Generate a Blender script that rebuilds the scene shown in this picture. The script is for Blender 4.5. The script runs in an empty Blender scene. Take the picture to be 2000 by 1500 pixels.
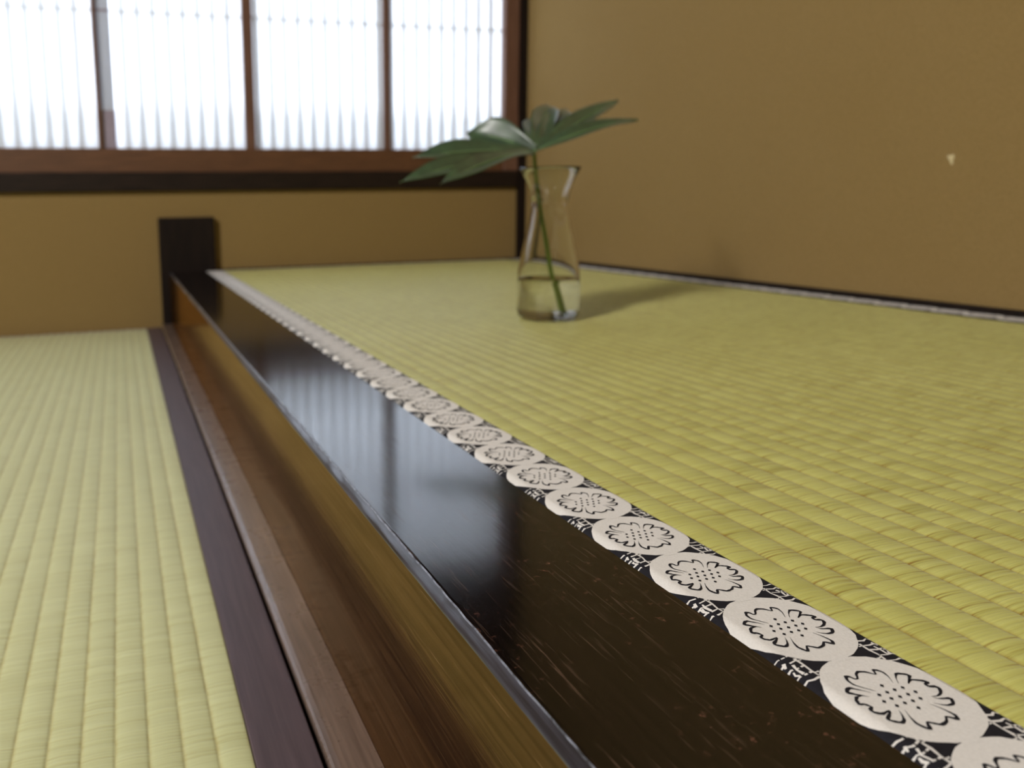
import bpy, bmesh, math, random
from mathutils import Vector, Matrix
random.seed(7)
sc = bpy.context.scene
COL = sc.collection

# ------------------------------------------------------------------ camera
T = 0.11674            # height of the raised alcove mat above the floor mat
CAMZ = 0.24674
Fv = Vector((0.28001053, 0.94874442, -0.14655415))
Rv = Vector((0.95824158, -0.28545007, -0.01706826))
Uv = Vector((0.05802731, 0.13565499, 0.98905539))
cam = bpy.data.cameras.new('camera')
cam.sensor_width = 36.0
cam.sensor_fit = 'HORIZONTAL'
cam.lens = 1531.993 * 36 / 2000
cam.shift_x = 309.583 / 2000
cam.shift_y = -119.807 / 2000
cam.clip_start = 0.01
cam.dof.use_dof = True
cam.dof.focus_distance = 0.262
cam.dof.aperture_fstop = 11.5
cam.dof.aperture_blades = 7
co = bpy.data.objects.new('camera', cam)
COL.objects.link(co)
co.matrix_world = Matrix(((Rv.x, Uv.x, -Fv.x, 0), (Rv.y, Uv.y, -Fv.y, 0), (Rv.z, Uv.z, -Fv.z, CAMZ), (0, 0, 0, 1)))
sc.camera = co

# ------------------------------------------------------------------ world, lights, exposure
w = bpy.data.worlds.new('world')
sc.world = w
w.use_nodes = True
bg = w.node_tree.nodes['Background']
bg.inputs['Color'].default_value = (0.74, 0.84, 1.0, 1)
bg.inputs['Strength'].default_value = 5.6
sc.view_settings.view_transform = 'Standard'
sc.view_settings.look = 'None'
sc.view_settings.exposure = -0.13
sc.view_settings.gamma = 1.0
sc.view_settings.use_curve_mapping = False
sc.cycles.use_denoising = True
sc.cycles.max_bounces = 12
sc.cycles.transmission_bounces = 12
sc.cycles.transparent_max_bounces = 12

def area(name, loc, target, sx, sy, power, color):
    l = bpy.data.lights.new(name, 'AREA')
    l.shape = 'RECTANGLE'
    l.size, l.size_y, l.energy, l.color = sx, sy, power, color
    o = bpy.data.objects.new(name, l)
    COL.objects.link(o)
    o.location = loc
    o.rotation_euler = (Vector(target) - Vector(loc)).to_track_quat('-Z', 'Y').to_euler()
    return o
# daylight coming through the window of the side wall; a weak fill is added behind the camera
area('side_window_light', (-1.68, -0.40, 1.62), (0.2, 0.5, 0.40), 0.34, 0.78, 102, (1.0, 0.97, 0.93))
area('front_fill_light', (0.10, -1.55, 1.55), (0.2, 0.0, 1.1), 0.3, 0.7, 2.0, (1.0, 0.95, 0.88))

# ------------------------------------------------------------------ helpers
def srgb(r, g, b):
    def f(c):
        c /= 255.0
        return c / 12.92 if c <= 0.04045 else ((c + 0.055) / 1.055) ** 2.4
    return (f(r), f(g), f(b), 1)

class NT:
    def __init__(s, name):
        s.m = bpy.data.materials.new(name)
        s.m.use_nodes = True
        s.t = s.m.node_tree
        s.b = s.t.nodes['Principled BSDF']
        s.out = s.t.nodes['Material Output']
    def n(s, typ, **kw):
        x = s.t.nodes.new(typ)
        for k, v in kw.items():
            setattr(x, k, v)
        return x
    def l(s, a, b):
        s.t.links.new(a, b)
    def val(s, sock, v):
        if hasattr(v, 'default_value') or hasattr(v, 'is_output'):
            s.l(v, sock)
        else:
            sock.default_value = v
    def math(s, op, a, b=None, c=None, clamp=False):
        x = s.n('ShaderNodeMath', operation=op, use_clamp=clamp)
        s.val(x.inputs[0], a)
        if b is not None: s.val(x.inputs[1], b)
        if c is not None: s.val(x.inputs[2], c)
        return x.outputs[0]
    def coords(s):
        g = s.n('ShaderNodeTexCoord')
        x = s.n('ShaderNodeSeparateXYZ')
        s.l(g.outputs['Object'], x.inputs[0])
        return g.outputs['Object'], x.outputs[0], x.outputs[1], x.outputs[2]
    def vec(s, a, b, c):
        x = s.n('ShaderNodeCombineXYZ')
        s.val(x.inputs[0], a); s.val(x.inputs[1], b); s.val(x.inputs[2], c)
        return x.outputs[0]
    def noise(s, v, scale=1.0, detail=3.0, rough=0.5):
        x = s.n('ShaderNodeTexNoise')
        s.l(v, x.inputs['Vector'])
        x.inputs['Scale'].default_value = scale
        x.inputs['Detail'].default_value = detail
        x.inputs['Roughness'].default_value = rough
        return x.outputs['Fac']
    def ramp(s, f, stops):
        x = s.n('ShaderNodeValToRGB')
        s.l(f, x.inputs[0])
        e = x.color_ramp.elements
        while len(e) < len(stops): e.new(0.5)
        for i, (p, c) in enumerate(stops):
            e[i].position = p
            e[i].color = c if len(c) == 4 else (*c, 1)
        return x.outputs[0]
    def rng(s, f, a, b, c, d):
        x = s.n('ShaderNodeMapRange')
        s.l(f, x.inputs[0])
        for i, v in enumerate((a, b, c, d)): x.inputs[i + 1].default_value = v
        return x.outputs[0]
    def mix(s, f, a, b, mode='MIX'):
        x = s.n('ShaderNodeMix', data_type='RGBA', blend_type=mode)
        s.val(x.inputs['Factor'], f)
        s.val(x.inputs['A'], a); s.val(x.inputs['B'], b)
        return x.outputs['Result']
    def bump(s, h, dist, strength=1.0, prev=None):
        x = s.n('ShaderNodeBump')
        s.l(h, x.inputs['Height'])
        x.inputs['Distance'].default_value = dist
        x.inputs['Strength'].default_value = strength
        if prev: s.l(prev, x.inputs['Normal'])
        return x.outputs[0]

def tatami_mat(name, pitch, x0, c_lo, c_hi, c_seam, grit=0.8):
    n = NT(name)
    o, x, y, z = n.coords()
    u = n.math('DIVIDE', n.math('SUBTRACT', x, x0), pitch)
    cell = n.math('FLOOR', u)
    fr = n.math('SUBTRACT', u, cell)
    edge = n.math('MULTIPLY', n.math('ABSOLUTE', n.math('SUBTRACT', fr, 0.5)), 2.0)      # 0 mid .. 1 seam
    strand = n.noise(n.vec(n.math('MULTIPLY', x, 18), n.math('MULTIPLY', y, 760), n.math('MULTIPLY', cell, 5.37)), 1.0, 2.0, 0.55)
    tuft = n.noise(n.vec(n.math('MULTIPLY', cell, 3.71), n.math('MULTIPLY', y, 125), 1.3), 1.0, 1.0)
    broad = n.noise(o, 5.0, 3.0)
    c = n.ramp(strand, [(0.25, c_lo), (0.75, c_hi)])
    c = n.mix(n.rng(tuft, 0.35, 0.7, 0.0, 0.45 * grit), c, tuple(min(1, k * 1.12) for k in c_hi[:3]) + (1,))
    c = n.mix(n.rng(tuft, 0.45, 0.25, 0.0, 0.40 * grit), c, tuple(k * 0.80 for k in c_lo[:3]) + (1,))
    c = n.mix(n.rng(broad, 0.35, 0.7, 0.0, 0.35), c, c_lo)
    sm = n.math('MULTIPLY', n.rng(edge, 0.78, 1.0, 0.0, 1.0), n.rng(tuft, 0.25, 0.65, 1.0, 0.35))
    c = n.mix(n.math('MULTIPLY', sm, 0.75), c, c_seam)
    gap = n.rng(strand, 0.42, 0.30, 0.0, 1.0)
    gap = n.math('MULTIPLY', gap, n.rng(edge, 0.10, 0.90, grit * 0.4, grit))
    c = n.mix(gap, c, c_seam)
    n.l(c, n.b.inputs['Base Color'])
    n.b.inputs['Roughness'].default_value = 0.5
    n.b.inputs['Specular IOR Level'].default_value = 0.42
    n.b.inputs['Sheen Weight'].default_value = 0.22
    n.b.inputs['Sheen Roughness'].default_value = 0.35
    b1 = n.bump(strand, 0.0007, 0.75)
    b2 = n.bump(n.math('ADD', tuft, n.math('MULTIPLY', broad, 0.5)), 0.0010, 0.5, b1)
    n.l(b2, n.b.inputs['Normal'])
    return n.m

def wood(name, dark, light, rough, coat, coat_rough, coat_ior=1.5, along='y', grain=0.0004, spec=0.5, wear=0.0):
    n = NT(name)
    o, x, y, z = n.coords()
    if along == 'y': v = n.vec(n.math('MULTIPLY', x, 420), n.math('MULTIPLY', y, 14), n.math('MULTIPLY', z, 420))
    elif along == 'x': v = n.vec(n.math('MULTIPLY', x, 14), n.math('MULTIPLY', y, 300), n.math('MULTIPLY', z, 300))
    else: v = n.vec(n.math('MULTIPLY', x, 300), n.math('MULTIPLY', y, 300), n.math('MULTIPLY', z, 14))
    g = n.noise(v, 1.0, 4.0, 0.6)
    big = n.noise(v, 0.12, 3.0)
    blot = n.noise(o, 60.0, 4.0, 0.65)
    c = n.ramp(g, [(0.38, dark), (0.72, light)])
    c = n.mix(n.rng(big, 0.35, 0.7, 0.0, 0.35), c, dark)
    if wear:
        fl = n.rng(n.noise(o, 240.0, 3.0, 0.7), 0.60, 0.72, 0.0, 1.0)
        fl = n.math('MULTIPLY', fl, n.rng(n.noise(o, 22.0, 2.0), 0.42, 0.62, 0.0, wear))
        c = n.mix(fl, c, (0.11, 0.045, 0.03, 1))
        hair = n.noise(n.vec(n.math('MULTIPLY', x, 1100), n.math('MULTIPLY', y, 55), n.math('MULTIPLY', z, 1100)), 1.0, 2.0, 0.5)
        hair = n.math('MULTIPLY', n.rng(hair, 0.60, 0.72, 0.0, 1.0), n.rng(n.noise(o, 35.0, 3.0), 0.36, 0.62, 0.12, 0.8))
        c = n.mix(hair, c, (0.085, 0.050, 0.035, 1))
    n.l(c, n.b.inputs['Base Color'])
    n.b.inputs['Specular IOR Level'].default_value = spec
    n.b.inputs['Roughness'].default_value = rough
    n.b.inputs['Coat Weight'].default_value = coat
    n.b.inputs['Coat IOR'].default_value = coat_ior
    n.l(n.rng(blot, 0.3, 0.75, coat_rough * 0.95, coat_rough * 1.06), n.b.inputs['Coat Roughness'])
    bb = n.bump(g, grain, 0.5)
    n.l(bb, n.b.inputs['Normal'])
    scr = n.noise(n.vec(n.math('MULTIPLY', x, 160), n.math('MULTIPLY', y, 20), n.math('MULTIPLY', z, 160)), 1.0, 3.0, 0.6)
    n.l(n.bump(scr, grain * 0.2, 0.3), n.b.inputs['Coat Normal'])
    return n.m

def plain(name, color, rough=0.6, spec=0.5, var=0.0, scale=200.0, bump=0.0):
    n = NT(name)
    o, x, y, z = n.coords()
    f = n.noise(o, scale, 3.0)
    dk = tuple(c * (1 - var) for c in color[:3]) + (1,)
    n.l(n.ramp(f, [(0.3, dk), (0.7, color)]), n.b.inputs['Base Color'])
    n.b.inputs['Roughness'].default_value = rough
    n.b.inputs['Specular IOR Level'].default_value = spec
    if bump: n.l(n.bump(f, bump, 0.6), n.b.inputs['Normal'])
    return n.m

class MB:
    """collects shapes and links them as one mesh object"""
    def __init__(s):
        s.v, s.f, s.mi, s.sm = [], [], [], []
    def face(s, idx, mi=0, sm=False):
        s.f.append(tuple(idx)); s.mi.append(mi); s.sm.append(sm)
    def box(s, x0, x1, y0, y1, z0, z1, mi=0):
        b = len(s.v)
        s.v += [(x, y, z) for z in (z0, z1) for y in (y0, y1) for x in (x0, x1)]
        for q in ((0, 2, 3, 1), (4, 5, 7, 6), (0, 1, 5, 4), (1, 3, 7, 5), (3, 2, 6, 7), (2, 0, 4, 6)):
            s.face([b + i for i in q], mi)
        return s
    def prism(s, prof, y0, y1, mi=0, sm=False, axis='y'):
        """closed outline (a, z) drawn along an axis"""
        b = len(s.v); k = len(prof)
        for yy in (y0, y1):
            for a, z in prof:
                s.v.append((a, yy, z) if axis == 'y' else (yy, a, z))
        for i in range(k):
            j = (i + 1) % k
            s.face((b + i, b + j, b + k + j, b + k + i), mi, sm)
        s.face([b + i for i in range(k)][::-1], mi)
        s.face([b + k + i for i in range(k)], mi)
        return s
    def lathe(s, prof, seg=64, mi=0, closed=False, c=(0, 0)):
        b = len(s.v); k = len(prof)
        for r, z in prof:
            for i in range(seg):
                a = 2 * math.pi * i / seg
                s.v.append((c[0] + r * math.cos(a), c[1] + r * math.sin(a), z))
        rr = k if closed else k - 1
        for j in range(rr):
            jj = (j + 1) % k
            for i in range(seg):
                ii = (i + 1) % seg
                s.face((b + j * seg + i, b + j * seg + ii, b + jj * seg + ii, b + jj * seg + i), mi, True)
        return s
    def tube(s, pts, rad, seg=12, mi=0):
        b = len(s.v); n = len(pts)
        P = [Vector(p) for p in pts]
        for i, p in enumerate(P):
            d = (P[min(i + 1, n - 1)] - P[max(i - 1, 0)]).normalized()
            a = d.cross(Vector((0.3, 1, 0.1))).normalized(); c = d.cross(a)
            r = rad[i] if isinstance(rad, (list, tuple)) else rad
            for k in range(seg):
                t = 2 * math.pi * k / seg
                s.v.append(tuple(p + a * r * math.cos(t) + c * r * math.sin(t)))
        for i in range(n - 1):
            for k in range(seg):
                kk = (k + 1) % seg
                s.face((b + i * seg + k, b + i * seg + kk, b + (i + 1) * seg + kk, b + (i + 1) * seg + k), mi, True)
        s.face([b + k for k in range(seg)][::-1], mi)
        s.face([b + (n - 1) * seg + k for k in range(seg)], mi)
        return s
    def build(s, name, mats, parent=None, bevel=0.0, fix=True):
        me = bpy.data.meshes.new(name)
        me.from_pydata(s.v, [], s.f)
        for m in (mats if isinstance(mats, (list, tuple)) else [mats]): me.materials.append(m)
        for p, mi, sm in zip(me.polygons, s.mi, s.sm):
            p.material_index = mi; p.use_smooth = sm
        if fix:
            bm = bmesh.new(); bm.from_mesh(me)
            bmesh.ops.recalc_face_normals(bm, faces=bm.faces)
            bm.to_mesh(me); bm.free()
        me.update()
        o = bpy.data.objects.new(name, me)
        COL.objects.link(o)
        if parent: o.parent = parent
        if bevel:
            b = o.modifiers.new('bevel', 'BEVEL')
            b.width = bevel; b.segments = 2; b.limit_method = 'ANGLE'
        return o

def tag(o, label, cat, group=None):
    o['label'] = label; o['category'] = cat
    if group: o['group'] = group
    return o
def struct(o):
    o['kind'] = 'structure'; return o
def empty(name, loc=(0, 0, 0)):
    o = bpy.data.objects.new(name, None); o.location = loc
    o.empty_display_size = 0.02
    COL.objects.link(o); return o

# ------------------------------------------------------------------ layout
YB = 1.6923            # back wall
XR = 0.9232            # right wall
XA, XC = 0.17096, 0.0990    # beam: edge against the border, front top edge
BW = 0.0359            # border width and medallion pitch
YN = -1.20             # where beam and mats end behind the camera
YW = -1.90             # wall behind the camera
XL = -1.75             # wall on the left
CEIL = 2.35

# ------------------------------------------------------------------ materials
m_wall = NT('sand_plaster')
o_, x_, y_, z_ = m_wall.coords()
g1 = m_wall.noise(o_, 1400.0, 2.0, 0.6)
g2 = m_wall.noise(o_, 9.0, 3.0)
c_ = m_wall.ramp(g1, [(0.35, (0.205, 0.134, 0.046)), (0.65, (0.305, 0.207, 0.082))])
c_ = m_wall.mix(m_wall.rng(g2, 0.3, 0.7, 0.0, 0.22), c_, (0.24, 0.155, 0.052, 1))
m_wall.l(c_, m_wall.b.inputs['Base Color'])
m_wall.b.inputs['Roughness'].default_value = 0.9
m_wall.b.inputs['Specular IOR Level'].default_value = 0.2
m_wall.l(m_wall.bump(g1, 0.0008, 0.6), m_wall.b.inputs['Normal'])
m_wall = m_wall.m
m_tok = tatami_mat('alcove_rush', 0.0146, 0.207, (0.405, 0.380, 0.080, 1), (0.57, 0.565, 0.185, 1), (0.24, 0.13, 0.02, 1))
m_flr = tatami_mat('floor_rush', 0.0151, 0.0449, (0.50, 0.50, 0.24, 1), (0.64, 0.66, 0.37, 1), (0.38, 0.30, 0.09, 1), 0.32)
m_beam = wood('lacquered_wood', (0.0015, 0.0012, 0.0015, 1), (0.008, 0.0042, 0.0035, 1), 0.45, 1.0, 0.12, 1.62, grain=0.0004, spec=0.0, wear=1.0)
m_arris = wood('chamfer_painted_sheen', (0.008, 0.008, 0.015, 1), (0.065, 0.068, 0.10, 1), 0.4, 1.0, 0.22, 1.6, grain=0.0006, spec=0.3)  # bluish flecks put the window's reflection into the chamfer's colour
m_edge_glint = plain('worn_edge_glint', (0.24, 0.26, 0.32, 1), 0.34, 0.8, 0.9, 300, 0.0004)  # worn edge, its bright reflected line painted in as pale blue
m_ledge = wood('varnished_sill_wood', (0.10, 0.066, 0.050, 1), (0.19, 0.130, 0.100, 1), 0.4, 1.0, 0.28, 1.5)
m_rail = wood('matte_rail_wood', (0.060, 0.038, 0.044, 1), (0.10, 0.066, 0.074, 1), 0.6, 0.4, 0.45, grain=0.0002)
n = NT('brown_varnished_front')      # brown stain under varnish: its gloss is tinted
o_, x_, y_, z_ = n.coords()
g_ = n.noise(n.vec(n.math('MULTIPLY', x_, 420), n.math('MULTIPLY', y_, 12), n.math('MULTIPLY', z_, 420)), 1.0, 4.0, 0.6)
s_ = n.noise(n.vec(n.math('MULTIPLY', x_, 1300), n.math('MULTIPLY', y_, 45), n.math('MULTIPLY', z_, 1300)), 1.0, 2.0, 0.5)
df_ = n.n('ShaderNodeBsdfDiffuse'); gl_ = n.n('ShaderNodeBsdfGlossy'); mx_ = n.n('ShaderNodeMixShader'); fr_ = n.n('ShaderNodeFresnel')
fr_.inputs['IOR'].default_value = 1.68
c_ = n.ramp(g_, [(0.36, (0.006, 0.003, 0.0015)), (0.72, (0.042, 0.019, 0.007))])
c_ = n.mix(n.rng(s_, 0.62, 0.76, 0.0, 0.5), c_, (0.16, 0.09, 0.045, 1))
n.l(c_, df_.inputs['Color'])
n.l(n.ramp(g_, [(0.3, (0.80, 0.52, 0.27)), (0.75, (1.0, 0.68, 0.38))]), gl_.inputs['Color'])
gl_.inputs['Roughness'].default_value = 0.12
n.l(n.bump(g_, 0.00012, 0.5), gl_.inputs['Normal'])
n.l(fr_.outputs[0], mx_.inputs[0]); n.l(df_.outputs[0], mx_.inputs[1]); n.l(gl_.outputs[0], mx_.inputs[2])
n.l(mx_.outputs[0], n.out.inputs['Surface'])
n.t.nodes.remove(n.b)
m_face = n.m
m_post = wood('dark_post_wood', (0.008, 0.005, 0.004, 1), (0.018, 0.010, 0.007, 1), 0.6, 0.0, 0.3, along='z', spec=0.15)
m_frame = wood('window_frame_wood', (0.085, 0.035, 0.014, 1), (0.17, 0.072, 0.03, 1), 0.5, 0.0, 0.3, along='x')
m_stile = wood('window_stile_wood', (0.11, 0.05, 0.03, 1), (0.18, 0.09, 0.06, 1), 0.5, 0.0, 0.3, along='z')
m_sill = wood('window_sill_wood', (0.012, 0.007, 0.005, 1), (0.028, 0.016, 0.011, 1), 0.5, 0.0, 0.3, along='x', spec=0.2)
m_black = plain('border_indigo_thread', (0.010, 0.009, 0.014, 1), 0.8, 0.3, 0.4, 900)
m_cream = plain('border_cream_thread', (0.74, 0.71, 0.67, 1), 0.75, 0.3, 0.10, 1500, 0.0002)
m_ceil = plain('ceiling_board', (0.10, 0.065, 0.04, 1), 0.7, 0.3, 0.3, 20)
m_slat = plain('pale_lattice_wood', (0.52, 0.56, 0.62, 1), 0.7, 0.3, 0.1, 60)
m_chip = plain('pale_plaster_chip', (0.62, 0.52, 0.30, 1), 0.9, 0.2, 0.2, 400)

def paper(name, tr, tint):
    n = NT(name)
    o, x, y, z = n.coords()
    f = n.noise(o, 120.0, 4.0)
    tl = n.n('ShaderNodeBsdfTranslucent'); df = n.n('ShaderNodeBsdfDiffuse'); mx = n.n('ShaderNodeMixShader')
    n.l(n.ramp(f, [(0.2, tuple(c * 0.97 for c in tint)), (0.8, tint)]), tl.inputs['Color'])
    df.inputs['Color'].default_value = (*tint, 1)
    mx.inputs[0].default_value = tr
    n.l(df.outputs[0], mx.inputs[1]); n.l(tl.outputs[0], mx.inputs[2]); n.l(mx.outputs[0], n.out.inputs['Surface'])
    n.t.nodes.remove(n.b)
    return n.m
m_paper = paper('window_paper', 0.82, (0.97, 0.97, 0.97))
m_paper2 = paper('doubled_window_paper', 0.32, (0.55, 0.57, 0.62))

n = NT('clear_glass')
n.b.inputs['Base Color'].default_value = (0.99, 1.0, 0.99, 1)
n.b.inputs['Transmission Weight'].default_value = 1.0
n.b.inputs['Roughness'].default_value = 0.0
n.b.inputs['IOR'].default_value = 1.48
m_glass = n.m
n = NT('water')
n.b.inputs['Base Color'].default_value = (1, 1, 1, 1)
n.b.inputs['Transmission Weight'].default_value = 1.0
n.b.inputs['Roughness'].default_value = 0.0
n.b.inputs['IOR'].default_value = 1.33
m_water = n.m
n = NT('leaf_green')
o_, x_, y_, z_ = n.coords()
f_ = n.noise(o_, 70.0, 3.0)
n.l(n.ramp(f_, [(0.3, (0.014, 0.042, 0.016)), (0.7, (0.035, 0.085, 0.032))]), n.b.inputs['Base Color'])
n.b.inputs['Roughness'].default_value = 0.5
n.b.inputs['Specular IOR Level'].default_value = 0.8
n.b.inputs['Coat Weight'].default_value = 1.0
n.b.inputs['Coat Roughness'].default_value = 0.33
n.b.inputs['Sheen Weight'].default_value = 0.22
n.b.inputs['Sheen Roughness'].default_value = 0.4
n.l(n.bump(f_, 0.001, 0.4), n.b.inputs['Normal'])
m_leaf = n.m
m_vein = plain('leaf_vein', (0.16, 0.26, 0.10, 1), 0.5, 0.4, 0.1, 200)
m_stem = plain('leaf_stalk', (0.14, 0.22, 0.02, 1), 0.45, 0.5, 0.2, 200)

# ------------------------------------------------------------------ room shell
W = 0.12
struct(MB().box(XL - W, XR + W, YW - W, YB + W, -0.14, -0.05).build('floor', m_ceil))
struct(MB().box(XL - W, XR + W, YW - W, YB + W, CEIL, CEIL + 0.1).build('ceiling', m_ceil))
struct(MB().box(XL - W, XL, YW, YB, -0.05, CEIL).build('wall_left', m_wall))
wr = struct(MB().box(XR, XR + W, YW, YB + W, -0.05, CEIL).build('wall_right', m_wall))
struct(MB().box(XL - W, XR + W, YW - W, YW, -0.05, CEIL).build('wall_front', m_wall))
# window opening in the back wall
WX0, WX1, WZ0, WZ1 = -0.80, 0.905, T + 0.168, T + 0.80
b = MB()
b.box(XL - W, WX0, YB, YB + W, -0.05, CEIL)
b.box(WX0, WX1, YB, YB + W, -0.05, WZ0)
b.box(WX0, WX1, YB, YB + W, WZ1, CEIL)
b.box(WX1, XR, YB, YB + W, -0.05, CEIL)
struct(b.build('wall_back', m_wall))
# scuffed spot on the right wall
ch = MB()
ch.v = [(XR - 0.0006, 0.686, T + 0.1726)]
for i in range(14):
    a = 2 * math.pi * i / 14
    r = 0.0042 * (1 + 0.35 * math.sin(3 * a + 1))
    ch.v.append((XR + 0.0001, 0.686 + r * math.cos(a), T + 0.1726 + 1.5 * r * math.sin(a) + 0.4 * r * math.cos(a)))
for i in range(14): ch.face((0, 1 + i, 1 + (i + 1) % 14))
ch.build('plaster_chip', m_chip, wr)['label'] = 'small pale chip in the plaster'

# corner column and thin strips where walls meet the mats
struct(MB().box(0.9065, XR + 0.0005, YB - 0.016, YB + 0.001, T - 0.02, CEIL).build('trim_1', m_post, bevel=0.001))
struct(MB().box(0.9170, XR + 0.0005, YN, YB - 0.016, T - 0.02, T + 0.0075).build('baseboard_right', m_post, bevel=0.0008))
struct(MB().box(0.194, 0.9065, YB - 0.004, YB + 0.001, T - 0.02, T + 0.0025).build('shade_strip_back', m_sill))  # dark strip standing in for the gap shadow below the back wall

# ------------------------------------------------------------------ window
win = empty('window_1', (0, 0, 0)); struct(win)
G0 = T + 0.2545        # lower edge of the paper
GT = T + 0.75
b = MB()
b.box(WX0, WX1, YB - 0.012, YB + 0.06, T + 0.168, T + 0.206)
b.build('window_sill', m_sill, win, bevel=0.0025)
MB().box(WX0, 0.869, YB - 0.002, YB + 0.030, T + 0.206, G0).build('bottom_rail', m_frame, win, bevel=0.0015)
MB().box(WX0, 0.869, YB - 0.002, YB + 0.030, GT, WZ1).build('top_rail', m_frame, win, bevel=0.0015)
MB().box(0.869, WX1, YB - 0.010, YB + 0.05, T + 0.206, WZ1).build('window_jamb', m_stile, win, bevel=0.0015)
MB().box(WX0, WX0 + 0.03, YB - 0.002, YB + 0.05, T + 0.206, WZ1).build('window_jamb', m_stile, win, bevel=0.0015)
mull = [(-0.028, -0.0205), (0.2695, 0.2895), (0.5795, 0.5920)]
for x0, x1 in mull + [(-0.60, -0.587), (-0.31, -0.29)]:
    MB().box(x0, x1, YB - 0.003, YB + 0.028, G0, GT).build('mullion', m_stile, win, bevel=0.001)
MB().box(WX0 - 0.06, WX1, YB - 0.020, YB + 0.002, WZ1 - 0.01, WZ1 + 0.48).build('added_dark_board', m_sill, win, bevel=0.002)  # unseen dark board, added to darken what the beam top reflects
# each paper pane, its lattice behind it
edges = [(WX0 + 0.03, -0.60), (-0.587, -0.31), (-0.29, -0.028), (0.0065, 0.2695), (0.2895, 0.5795), (0.5920, 0.869)]
for x0, x1 in edges:
    p = MB().box(x0, x1, YB + 0.0100, YB + 0.0104, G0, GT).build('paper_pane', m_paper, win)
    l = MB()
    k = math.ceil(x0 / 0.030)
    while k * 0.030 < x1:
        cx = k * 0.030
        if cx - 0.0055 > x0 and cx + 0.0055 < x1:
            l.box(cx - 0.0055, cx + 0.0055, YB + 0.0144, YB + 0.0196, G0, GT)
        k += 1
    l.box(x0, x1, YB + 0.0134, YB + 0.0143, T + 0.5200, T + 0.5248)
    for q in range(8):
        zc = G0 + 0.004 + q * 0.0102
        l.box(x0, x1, YB + 0.024, YB + 0.028, zc, zc + 0.0030)
    l.build('lattice', m_slat, win)
MB().box(-0.0205, 0.0065, YB + 0.0060, YB + 0.0066, T + 0.330, GT).build('doubled_paper_strip', m_paper2, win)
n_ = plain('lavender_grey_wood', (0.33, 0.28, 0.36, 1), 0.5, 0.5, 0.15, 80)
MB().box(-0.0205, 0.0065, YB + 0.0050, YB + 0.014, G0, T + 0.330).build('sash_foot', n_, win)
MB().box(-0.0205, 0.0035, YB + 0.0050, YB + 0.0058, T + 0.520, T + 0.525).build('sash_tie', n_, win)

# ------------------------------------------------------------------ mats
def ribbed(name, mat, x0, x1, y0, y1, ztop, zbot, pitch, xs, h):
    """woven mat whose weave stands up in rows along y"""
    b = MB()
    xsamp = [x0]
    k = math.floor((x0 - xs) / pitch)
    while True:
        for f in (0.0, 0.04, 0.10, 0.20, 0.35, 0.5, 0.65, 0.80, 0.90, 0.96):
            x = xs + (k + f) * pitch
            if x0 < x < x1: xsamp.append(x)
        if xs + k * pitch > x1: break
        k += 1
    xsamp.append(x1)
    ny = 90
    def hz(x, y):
        f = ((x - xs) / pitch) % 1.0
        c = math.floor((x - xs) / pitch)
        return ztop - h + h * (math.sin(math.pi * f) ** 0.55) * (1 + 0.18 * math.sin(31 * y + c * 2.4) + 0.15 * math.sin(77 * y + c * 5.1))
    nx = len(xsamp)
    for j in range(ny + 1):
        y = y0 + (y1 - y0) * (j / ny)
        for x in xsamp: b.v.append((x, y, hz(x, y)))
    for j in range(ny):
        for i in range(nx - 1):
            a = j * nx + i
            b.face((a, a + 1, a + nx + 1, a + nx), 0, True)
    q = len(b.v)
    b.v += [(x0, y0, zbot), (x1, y0, zbot), (x1, y1, zbot), (x0, y1, zbot)]
    b.face((q, q + 3, q + 2, q + 1))
    L = ny * nx
    b.face([q] + [0] + [L] + [q + 3]); b.face([q + 1, q + 2, L + nx - 1, nx - 1])
    b.face([q, q + 1] + list(range(nx - 1, -1, -1)))
    b.face([q + 3] + list(range(L, L + nx)) + [q + 2])
    return b, name, mat

# left floor mats: one run of matting up to the back wall
b, _, _ = ribbed('x', None, -0.855, 0.0446, YN, YB - 0.001, 0.0, -0.05, 0.0151, 0.0449, 0.0011)
t = b.build('tatami_mat', m_flr)
tag(t, 'pale green tatami mat on the lower floor left of the beam, no patterned border', 'tatami mat')
b, _, _ = ribbed('x', None, XL + 0.01, -0.858, YW + 0.01, YB - 0.001, 0.0, -0.05, 0.0151, 0.0449, 0.0011)
t2 = b.build('tatami_mat', m_flr)
tag(t2, 'lower floor tatami mat furthest left under the window', 'tatami mat')
struct(MB().box(-0.858, XR, YW, YN, -0.05, -0.001).build('trim_2', m_rail))

# alcove mat with its two brocade borders
alc = empty('alcove_tatami_mat', (0.55, 0.25, 0.06))
tag(alc, 'green tatami mat on the raised alcove, edged with black and cream medallion brocade', 'tatami mat')
def child(o, par):
    o.parent = par
    o.matrix_parent_inverse = Matrix.Translation(-Vector(par.location))
    return o
X2, X3 = 0.8795, 0.9160
b, _, _ = ribbed('x', None, XA + BW - 0.0004, X2 + 0.0004, YN, YB - 0.004, T, T - 0.055, 0.0146, 0.207, 0.0010)
child(b.build('woven_rush', m_tok), alc)

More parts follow.
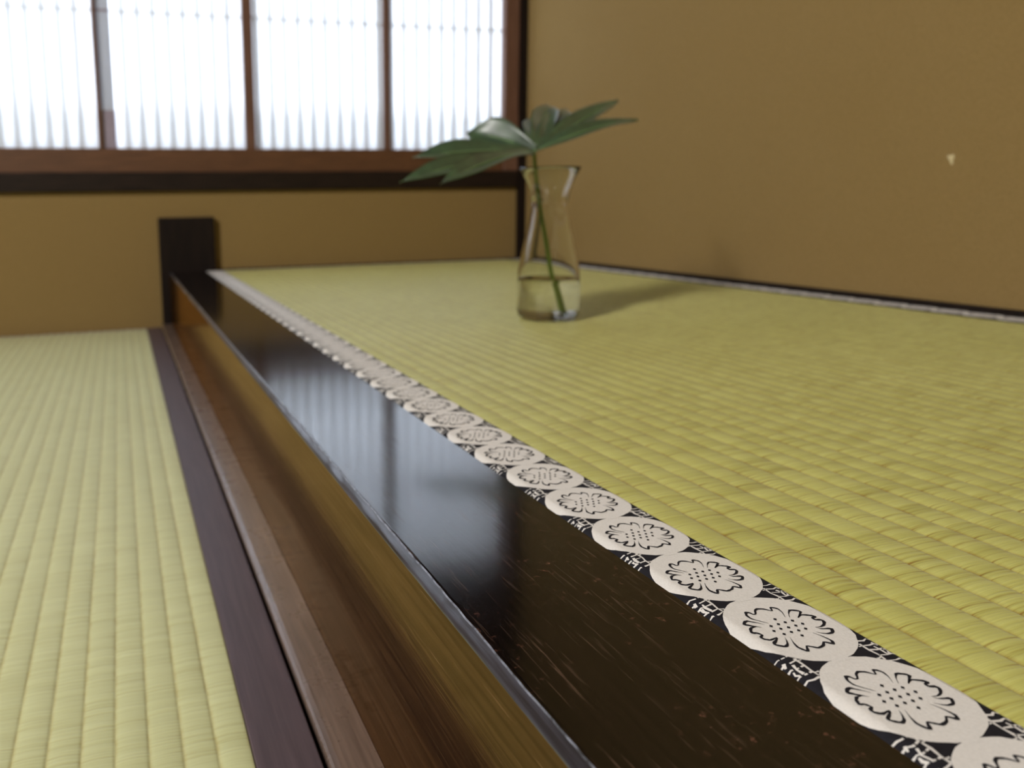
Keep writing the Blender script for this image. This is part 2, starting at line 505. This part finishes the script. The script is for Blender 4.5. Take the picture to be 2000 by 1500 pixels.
ST = [[(0.098, 0.128), (0.14, 0.202), (0.151, 0.258), (0.134, 0.286), (0.106, 0.299), (0.078, 0.252), (0.06, 0.265), (0.029, 0.298), (-0.023, 0.318), (-0.064, 0.299), (-0.103, 0.253), (-0.129, 0.254), (-0.141, 0.288), (-0.168, 0.297), (-0.198, 0.255), (-0.201, 0.206), (-0.181, 0.171), (-0.141, 0.122), (-0.117, 0.093)],
 [(-0.165, 0.088), (-0.204, 0.129), (-0.233, 0.153), (-0.261, 0.179), (-0.296, 0.173), (-0.33, 0.143), (-0.31, 0.125), (-0.283, 0.099), (-0.251, 0.079), (-0.223, 0.055)],
 [(-0.267, 0.08), (-0.309, 0.081), (-0.344, 0.058), (-0.369, 0.012), (-0.334, 0.001), (-0.313, -0.039), (-0.35, -0.06), (-0.348, -0.093), (-0.307, -0.12), (-0.227, -0.107), (-0.268, -0.139), (-0.325, -0.172), (-0.318, -0.199), (-0.27, -0.234), (-0.228, -0.216), (-0.191, -0.171), (-0.162, -0.122)],
 [(-0.121, -0.136), (-0.16, -0.207), (-0.182, -0.269), (-0.173, -0.309), (-0.149, -0.342), (-0.101, -0.283), (-0.064, -0.308), (-0.03, -0.332), (0.037, -0.316), (0.08, -0.28), (0.104, -0.294), (0.132, -0.322), (0.159, -0.286), (0.155, -0.246), (0.141, -0.196), (0.114, -0.14)],
 [(0.15, -0.139), (0.185, -0.171), (0.225, -0.19), (0.276, -0.187), (0.318, -0.141), (0.285, -0.127), (0.231, -0.112), (0.208, -0.077)],
 [(0.214, -0.079), (0.258, -0.087), (0.312, -0.07), (0.356, -0.029), (0.353, 0.001), (0.313, 0.014), (0.309, 0.044), (0.355, 0.058), (0.322, 0.09), (0.261, 0.118), (0.199, 0.088), (0.303, 0.162), (0.269, 0.196), (0.229, 0.209), (0.181, 0.173), (0.129, 0.111)]]
DOTS = [(-0.012, 0.129), (0.031, 0.062), (0.112, 0.064), (0.153, -0.003), (-0.049, 0.056), (0.074, -0.008), (-0.133, 0.05), (-0.009, -0.012), (0.112, -0.072), (-0.088, -0.009), (0.034, -0.076), (-0.171, -0.019), (-0.045, -0.077), (-0.129, -0.084), (-0.005, -0.147)]

def border(x0, width, y_first, n0, n1, pitch, flip=1, roll=True):
    """brocade strip: dark ground, cream discs, line-drawn flowers and hatched corners"""
    b = MB()
    xc = x0 + width / 2
    def zf(u):      # rounding of the cloth over the mat's edge
        e = max(0.0, (-u - 0.38) / 0.12) if roll else 0.0
        e2 = max(0.0, (u - 0.46) / 0.04)
        return T + 0.0007 - 0.0018 * e * e - 0.0005 * e2
    def P(u, v, cy, lay):
        uu = max(-0.5, min(0.5, u * flip))
        b.v.append((xc + uu * width, cy + v * pitch, zf(uu) + lay * 0.00013))
        return len(b.v) - 1
    # ground cloth
    us = [-0.5 + 0.01 * i for i in range(13)] + [-0.2, 0, 0.2, 0.4, 0.46, 0.47, 0.48, 0.49, 0.5]
    ys = [YN, YB - 0.004]
    g = []
    for y in ys:
        g.append([])
        for u in us:
            b.v.append((xc + u * width, y, zf(u))); g[-1].append(len(b.v) - 1)
    for i in range(len(us) - 1): b.face((g[0][i], g[0][i + 1], g[1][i + 1], g[1][i]), 0)
    q = []
    for y in ys:
        for u in (-0.5, 0.5):
            b.v.append((xc + u * width, y, T - 0.055)); q.append(len(b.v) - 1)
    b.face((q[0], q[2], g[1][0], g[0][0]), 0); b.face((q[1], g[0][-1], g[1][-1], q[3]), 0)
    b.face([q[0]] + g[0] + [q[1]], 0); b.face([q[2], q[3]] + g[1][::-1], 0)
    rnd = random.Random(3)
    def ribbon(pts, wfun, cy, lay, mi):
        L, R = [], []
        k = len(pts)
        for i, p in enumerate(pts):
            a = pts[max(i - 1, 0)]; c = pts[min(i + 1, k - 1)]
            dx, dy = c[0] - a[0], c[1] - a[1]
            d = math.hypot(dx, dy) or 1
            wv = wfun(i, p)
            L.append(P(p[0] - dy / d * wv, p[1] + dx / d * wv, cy, lay))
            R.append(P(p[0] + dy / d * wv, p[1] - dx / d * wv, cy, lay))
        for i in range(k - 1): b.face((R[i], R[i + 1], L[i + 1], L[i]), mi)
    def dense(pts):
        o = []
        for i in range(len(pts) - 1):
            p0 = pts[max(i - 1, 0)]; p1 = pts[i]; p2 = pts[i + 1]; p3 = pts[min(i + 2, len(pts) - 1)]
            for s in range(3):
                t = s / 3
                f = lambda a, bb, c, d: 0.5 * (2 * bb + (c - a) * t + (2 * a - 5 * bb + 4 * c - d) * t * t + (3 * bb - a - 3 * c + d) * t ** 3)
                o.append((f(p0[0], p1[0], p2[0], p3[0]) * 0.6 + 0.4 * (p1[0] + (p2[0] - p1[0]) * t), f(p0[1], p1[1], p2[1], p3[1]) * 0.6 + 0.4 * (p1[1] + (p2[1] - p1[1]) * t)))
        o.append(pts[-1])
        return o
    DS = [dense(s) for s in ST]
    for k in range(n0, n1):
        cy = y_first + k * pitch
        if cy - 0.5 * pitch < YN or cy + 0.5 * pitch > YB - 0.004: continue
        near = abs(k) < 14
        # cream disc in rings so that it follows the cloth
        seg = 56 if near else 28
        rings = [0.0, 0.2, 0.36, 0.38, 0.395, 0.41, 0.425, 0.44, 0.455, 0.47, 0.485, 0.507]
        prev = None
        for ri, r in enumerate(rings):
            if r == 0.0: prev = [P(0, 0, cy, 1)]; continue
            cur = []
            for i in range(seg):
                a = 2 * math.pi * i / seg
                rr = r + (rnd.uniform(-0.005, 0.005) if ri == len(rings) - 1 and near else 0)
                cur.append(P(rr * math.cos(a), rr * math.sin(a), cy, 1))
            for i in range(seg):
                j = (i + 1) % seg
                if len(prev) == 1: b.face((prev[0], cur[i], cur[j]), 1)
                else: b.face((prev[i], cur[i], cur[j], prev[j]), 1)
            prev = cur
        # joins between neighbouring discs
        q4 = [P(-0.085, 0.47, cy, 1.5), P(0.085, 0.47, cy, 1.5), P(0.085, 0.53, cy, 1.5), P(-0.085, 0.53, cy, 1.5)]
        b.face(q4, 1)
        for s in DS:
            wj = [rnd.uniform(0.8, 1.2) for _ in s]
            def wf(i, p, s=s, wj=wj):
                r = math.hypot(*p)
                tip = max(0.0, min(1.0, (r - 0.24) / 0.10))
                end = min(1.0, 0.25 + min(i, len(s) - 1 - i) / 5)
                return (0.0042 + 0.0085 * tip) * wj[i] * end
            ribbon(s, wf, cy, 2.2, 0)
        for (u, v) in DOTS:
            e = 0.019
            b.face([P(u + e * 1.0, v + 0.004, cy, 2.2), P(u + 0.002, v + e, cy, 2.2), P(u - e, v - 0.003, cy, 2.2), P(u - 0.003, v - e, cy, 2.2)], 0)
        # hatched corners between the discs, on both sides
        for sgn in (-1, 1):
            lines = [([(0.34, 0.38), (0.345, 0.45), (0.33, 0.52), (0.335, 0.62)], 0.012)]
            for v0 in (0.42, 0.585):
                a = 0.5 - abs(v0 - 0.5)
                ue = math.sqrt(max(0.0, 0.25 - a * a)) + 0.02
                lines.append(([(max(ue, 0.2), v0 + 0.004), (0.30, v0 - 0.004), (0.335, v0 + 0.006)], 0.0065))
            for v0 in (0.36, 0.43, 0.51, 0.58, 0.65):
                lines.append(([(0.345, v0 + 0.012), (0.41, v0 - 0.003), (0.46, v0 + 0.008), (0.5, v0)], 0.0085))
            lines.append(([(0.42, 0.44), (0.43, 0.50), (0.415, 0.55)], 0.012))
            lines.append(([(0.45, 0.44), (0.47, 0.47), (0.46, 0.50)], 0.013)); lines.append(([(0.47, 0.56), (0.455, 0.60)], 0.012))
            for pts, wv in lines:
                pp = [(sgn * (u + rnd.uniform(-.006, .006)), v + rnd.uniform(-.006, .006)) for u, v in pts]
                ws = [wv * rnd.uniform(0.5, 1.3) for _ in pp]
                ribbon(pp, lambda i, p, ws=ws: ws[i], cy, 0.5, 1)
    return b
Y0M = 0.14076
bb = border(XA + 0.0001, BW - 0.0005, Y0M, -8, 60, 0.03589)
child(bb.build('brocade_border', [m_black, m_cream], fix=False), alc)['label'] = 'brocade border beside the beam'
bb = border(X2 + 0.0004, X3 - X2, Y0M + 0.01, -8, 60, 0.03589, roll=False)
child(bb.build('brocade_border', [m_black, m_cream], fix=False), alc)['label'] = 'brocade border beside the right wall'
MB().box(XA, XR, YN, YB, -0.05, T - 0.056).build('alcove_base', m_rail)
bpy.data.objects['alcove_base'].name = 'trim_3'
struct(bpy.data.objects['trim_3'])

# ------------------------------------------------------------------ beam, ledge, rail, post
XF = 0.0958
rndb = random.Random(11)
def beam_mesh():
    """lacquered beam: worn, slightly uneven front arris with a painted-in glint"""
    b = MB()
    ys = []
    y = YN
    while y < YB - 0.02:
        ys.append(y)
        y += 0.0035 if 0.05 < y < 0.7 else 0.02
    ys.append(YB - 0.0175)
    prof_n = None
    rows = []
    off = 0.0
    for y in ys:
        off = off * 0.75 + rndb.uniform(-1, 1) * 0.00034
        d = off
        prof = [(XF, -0.01), (XF, 0.03), (XF, T - 0.0040), (XF + 0.0002, T - 0.0034 + d * 0.6), (XF + 0.0009 + d * 0.3, T - 0.0025 + d * 0.5),
                (XF + 0.0019 + d * 0.4, T - 0.0014), (XF + 0.0027 + d * 0.5, T - 0.0006), (XF + 0.0031 + d * 0.5, T - 0.00012), (XF + 0.0034 + d * 0.5, T - 0.00003),
                (XF + 0.0040, T), (0.13, T), (XA - 0.0008, T), (XA, T - 0.0008), (XA, -0.01)]
        prof_n = len(prof)
        rows.append([len(b.v) + i for i in range(prof_n)])
        for a, z in prof: b.v.append((a, y, z))
    for r0, r1 in zip(rows[:-1], rows[1:]):
        for i in range(prof_n):
            j = (i + 1) % prof_n
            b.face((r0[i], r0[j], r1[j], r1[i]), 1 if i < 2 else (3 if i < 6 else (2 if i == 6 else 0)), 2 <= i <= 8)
    b.face(rows[0][::-1]); b.face(rows[-1])
    return b
o = beam_mesh().build('alcove_beam', [m_beam, m_face, m_edge_glint, m_arris])
tag(o, 'glossy black lacquered alcove front beam running away beside the brocade border', 'beam')

LZ = 0.009
led = MB()
prof = [(XF - 0.0002, -0.03), (XF - 0.0002, LZ), (0.0780, LZ), (0.0757, LZ - 0.0003), (0.0745, LZ - 0.0010), (0.0740, LZ - 0.0022), (0.0742, LZ - 0.0036), (0.0760, LZ - 0.0045), (0.0760, -0.03)]
led.prism(prof, YN, YB - 0.0175, 0, False)
o = led.build('ledge_board', m_ledge)
for p in o.data.polygons: p.use_smooth = False
tag(o, 'narrow scratched brown varnished ledge at the foot of the lacquered beam', 'board')
o = MB().box(0.0450, 0.0735, YN, YB - 0.001, -0.05, 0.0008).build('floor_rail', m_rail, bevel=0.0006)
tag(o, 'flat purplish brown wooden rail between the lower tatami and the ledge', 'rail')
o = MB().box(0.0785, 0.1935, YB - 0.017, YB - 0.0005, -0.05, T + 0.1135).build('wooden_post', m_post, bevel=0.002)
tag(o, 'short black wooden post against the back wall at the far end of the beam', 'post')

# ------------------------------------------------------------------ vase, water and leaf
VX, VY = 0.4625, 0.7856
Z0 = T + 0.0004
vase = empty('glass_vase', (VX, VY, Z0))
tag(vase, 'small clear glass carafe vase with flared mouth standing on the alcove tatami', 'vase')
outer = [(0.0001, 0.0), (0.026, 0.0), (0.0305, 0.0012), (0.0335, 0.0045), (0.0345, 0.010), (0.0348, 0.025), (0.0347, 0.042), (0.0338, 0.055), (0.0318, 0.067),
         (0.0290, 0.080), (0.0262, 0.093), (0.0238, 0.104), (0.0218, 0.115), (0.0203, 0.124), (0.0197, 0.129), (0.0206, 0.1315), (0.0203, 0.1335), (0.0212, 0.139), (0.0238, 0.148), (0.0275, 0.157), (0.0325, 0.1665), (0.0334, 0.1678)]
tg = 0.0021
inner = [(0.0330, 0.1684), (0.0318, 0.1677), (0.0258, 0.1575), (0.0220, 0.148), (0.0194, 0.139), (0.0184, 0.1325), (0.0179, 0.129), (0.0184, 0.124), (0.0199, 0.115), (0.0218, 0.104), (0.0242, 0.093),
         (0.0270, 0.080), (0.0298, 0.067), (0.0318, 0.055), (0.0327, 0.042), (0.0328, 0.025), (0.0325, 0.013), (0.031, 0.0085), (0.026, 0.0065), (0.0001, 0.006)]
vb = MB().lathe(outer + inner, 72)
o = vb.build('glass_body', m_glass, vase)
# water: its wall sits just inside the glass
def innr(z):
    p = inner[::-1]
    for (r0, z0), (r1, z1) in zip(p[:-1], p[1:]):
        if z0 <= z <= z1: return r0 + (r1 - r0) * (z - z0) / max(z1 - z0, 1e-6)
    return p[-1][0]
ov = 0.0003
wp = [(0.0001, 0.006 - ov), (0.026, 0.0065 - ov), (0.031 + ov, 0.0085), (0.0325 + ov, 0.013), (0.0328 + ov, 0.025), (0.0327 + ov, 0.042), (innr(0.046) + ov, 0.046), (innr(0.046) - 0.002, 0.0455), (0.0001, 0.0453)]
wt = MB().lathe(wp, 72).build('water', m_water)
wt.location = (VX, VY, Z0)
tag(wt, 'clear water filling the lower third of the glass vase', 'water')

# leaf cutting: one stalk, one many-fingered blade
S_ = 0.13
def unproj(px, py, y):
    u = (px - 1000 + 309.583) / 1531.993; v = -(py - 750 + 119.807) / 1531.993
    d = Fv + Rv * u + Uv * v
    k = y / d.y
    return Vector((d.x * k, y, CAMZ + d.z * k))
cut = empty('leaf_cutting', (VX, VY, T + 0.01))
tag(cut, 'dark green many-fingered leaf on one stalk standing in the glass vase', 'leaf')
CEN = unproj(1043, 296, VY)
st = [unproj(1091, 612, VY + 0.002), unproj(1084, 570, VY), unproj(1074, 520, VY), unproj(1066, 470, VY), unproj(1057, 420, VY), unproj(1050, 370, VY), unproj(1045, 325, VY), CEN]
sm_ = []
for i in range(len(st) - 1):
    for s in range(4): sm_.append(st[i].lerp(st[i + 1], s / 4))
sm_.append(st[-1])
child(MB().tube(sm_, [0.0028 - 0.0008 * i / len(sm_) for i in range(len(sm_))], 12).build('stalk', m_stem), cut)
# finger: tip pixel, depth offset, half width, sag, lift
fingers = [(911, 259, 0.050, 0.0225, 0.004), (806, 308, 0.010, 0.0165, 0.004), (781, 356, -0.040, 0.0150, 0.004), (860, 359, -0.075, 0.0140, 0.006),
           (1042, 232, 0.080, 0.0140, 0.004), (1072, 205, 0.105, 0.0150, 0.006), (1108, 214, 0.090, 0.0130, 0.006), (1208, 196, 0.055, 0.0135, 0.003), (1246, 234, 0.000, 0.0120, 0.006)]
Nl = Vector((-0.10, -0.50, 0.86)).normalized()
Nf = Vector((-0.15, -0.85, 0.50)).normalized()
bl = MB()
NS, NW = 22, 8
for fi, (px, py, dy, hw, sag) in enumerate(fingers):
    tip = unproj(px, py, VY + dy)
    ax = tip - CEN
    side = ax.normalized().cross(Nl if fi else Nf).normalized()
    nrm = side.cross(ax.normalized()).normalized()
    if nrm.z < 0: nrm = -nrm
    layers = []
    for top in (1, 0):
        g = []
        for i in range(NS + 1):
            t = i / NS
            wv = hw * (0.30 + 0.70 * math.sin(min(1.0, t / 0.58) * math.pi / 2) ** 1.3) if t < 0.58 else hw * max(0.0, 1 - ((t - 0.58) / 0.42) ** 2.1)
            row = []
            for j in range(-NW // 2, NW // 2 + 1):
                s = j / (NW / 2)
                p = CEN + ax * t + side * (s * max(wv, 0.0003)) + nrm * (sag * math.sin(math.pi * t) + abs(s) * wv * 0.38 + 0.0012 * math.sin(9 * t + 2 * s) - (0.0 if top else 0.0007))
                bl.v.append(tuple(p)); row.append(len(bl.v) - 1)
            g.append(row)
        layers.append(g)
        for i in range(NS):
            for j in range(NW):
                f = (g[i][j], g[i][j + 1], g[i + 1][j + 1], g[i + 1][j])
                bl.face(f if top else f[::-1], 0, True)
    a, c = layers
    for i in range(NS):
        for j in (0, NW):
            bl.face((a[i][j], a[i + 1][j], c[i + 1][j], c[i][j]), 0, True)
child(bl.build('leaf_blade', m_leaf, fix=False), cut)
vn = MB()
for (px, py, dy, hw, sag) in fingers:
    tip = unproj(px, py, VY + dy); ax = tip - CEN
    side = ax.normalized().cross(Nl).normalized(); nrm = side.cross(ax.normalized()).normalized()
    if nrm.z < 0: nrm = -nrm
    vn.tube([CEN + ax * (i / 14) + nrm * (sag * math.sin(math.pi * i / 14) + 0.0004) for i in range(14)], [0.0011 - 0.0007 * i / 14 for i in range(14)], 6)
child(vn.build('leaf_veins', m_vein), cut)

# window of the left wall, out of frame, where the side light comes in
sw = empty('window_2', (XL, -0.58, 1.8)); struct(sw)
for (y0, y1, z0, z1) in ((-1.05, -1.0, 1.35, 2.25), (-0.16, -0.11, 1.35, 2.25), (-1.0, -0.16, 1.35, 1.4), (-1.0, -0.16, 2.2, 2.25)):
    child(MB().box(XL - 0.001, XL + 0.03, y0, y1, z0, z1).build('window_frame', m_frame), sw)
child(MB().box(XL + 0.006, XL + 0.008, -1.0, -0.16, 1.4, 2.2).build('paper_pane', m_paper), sw)
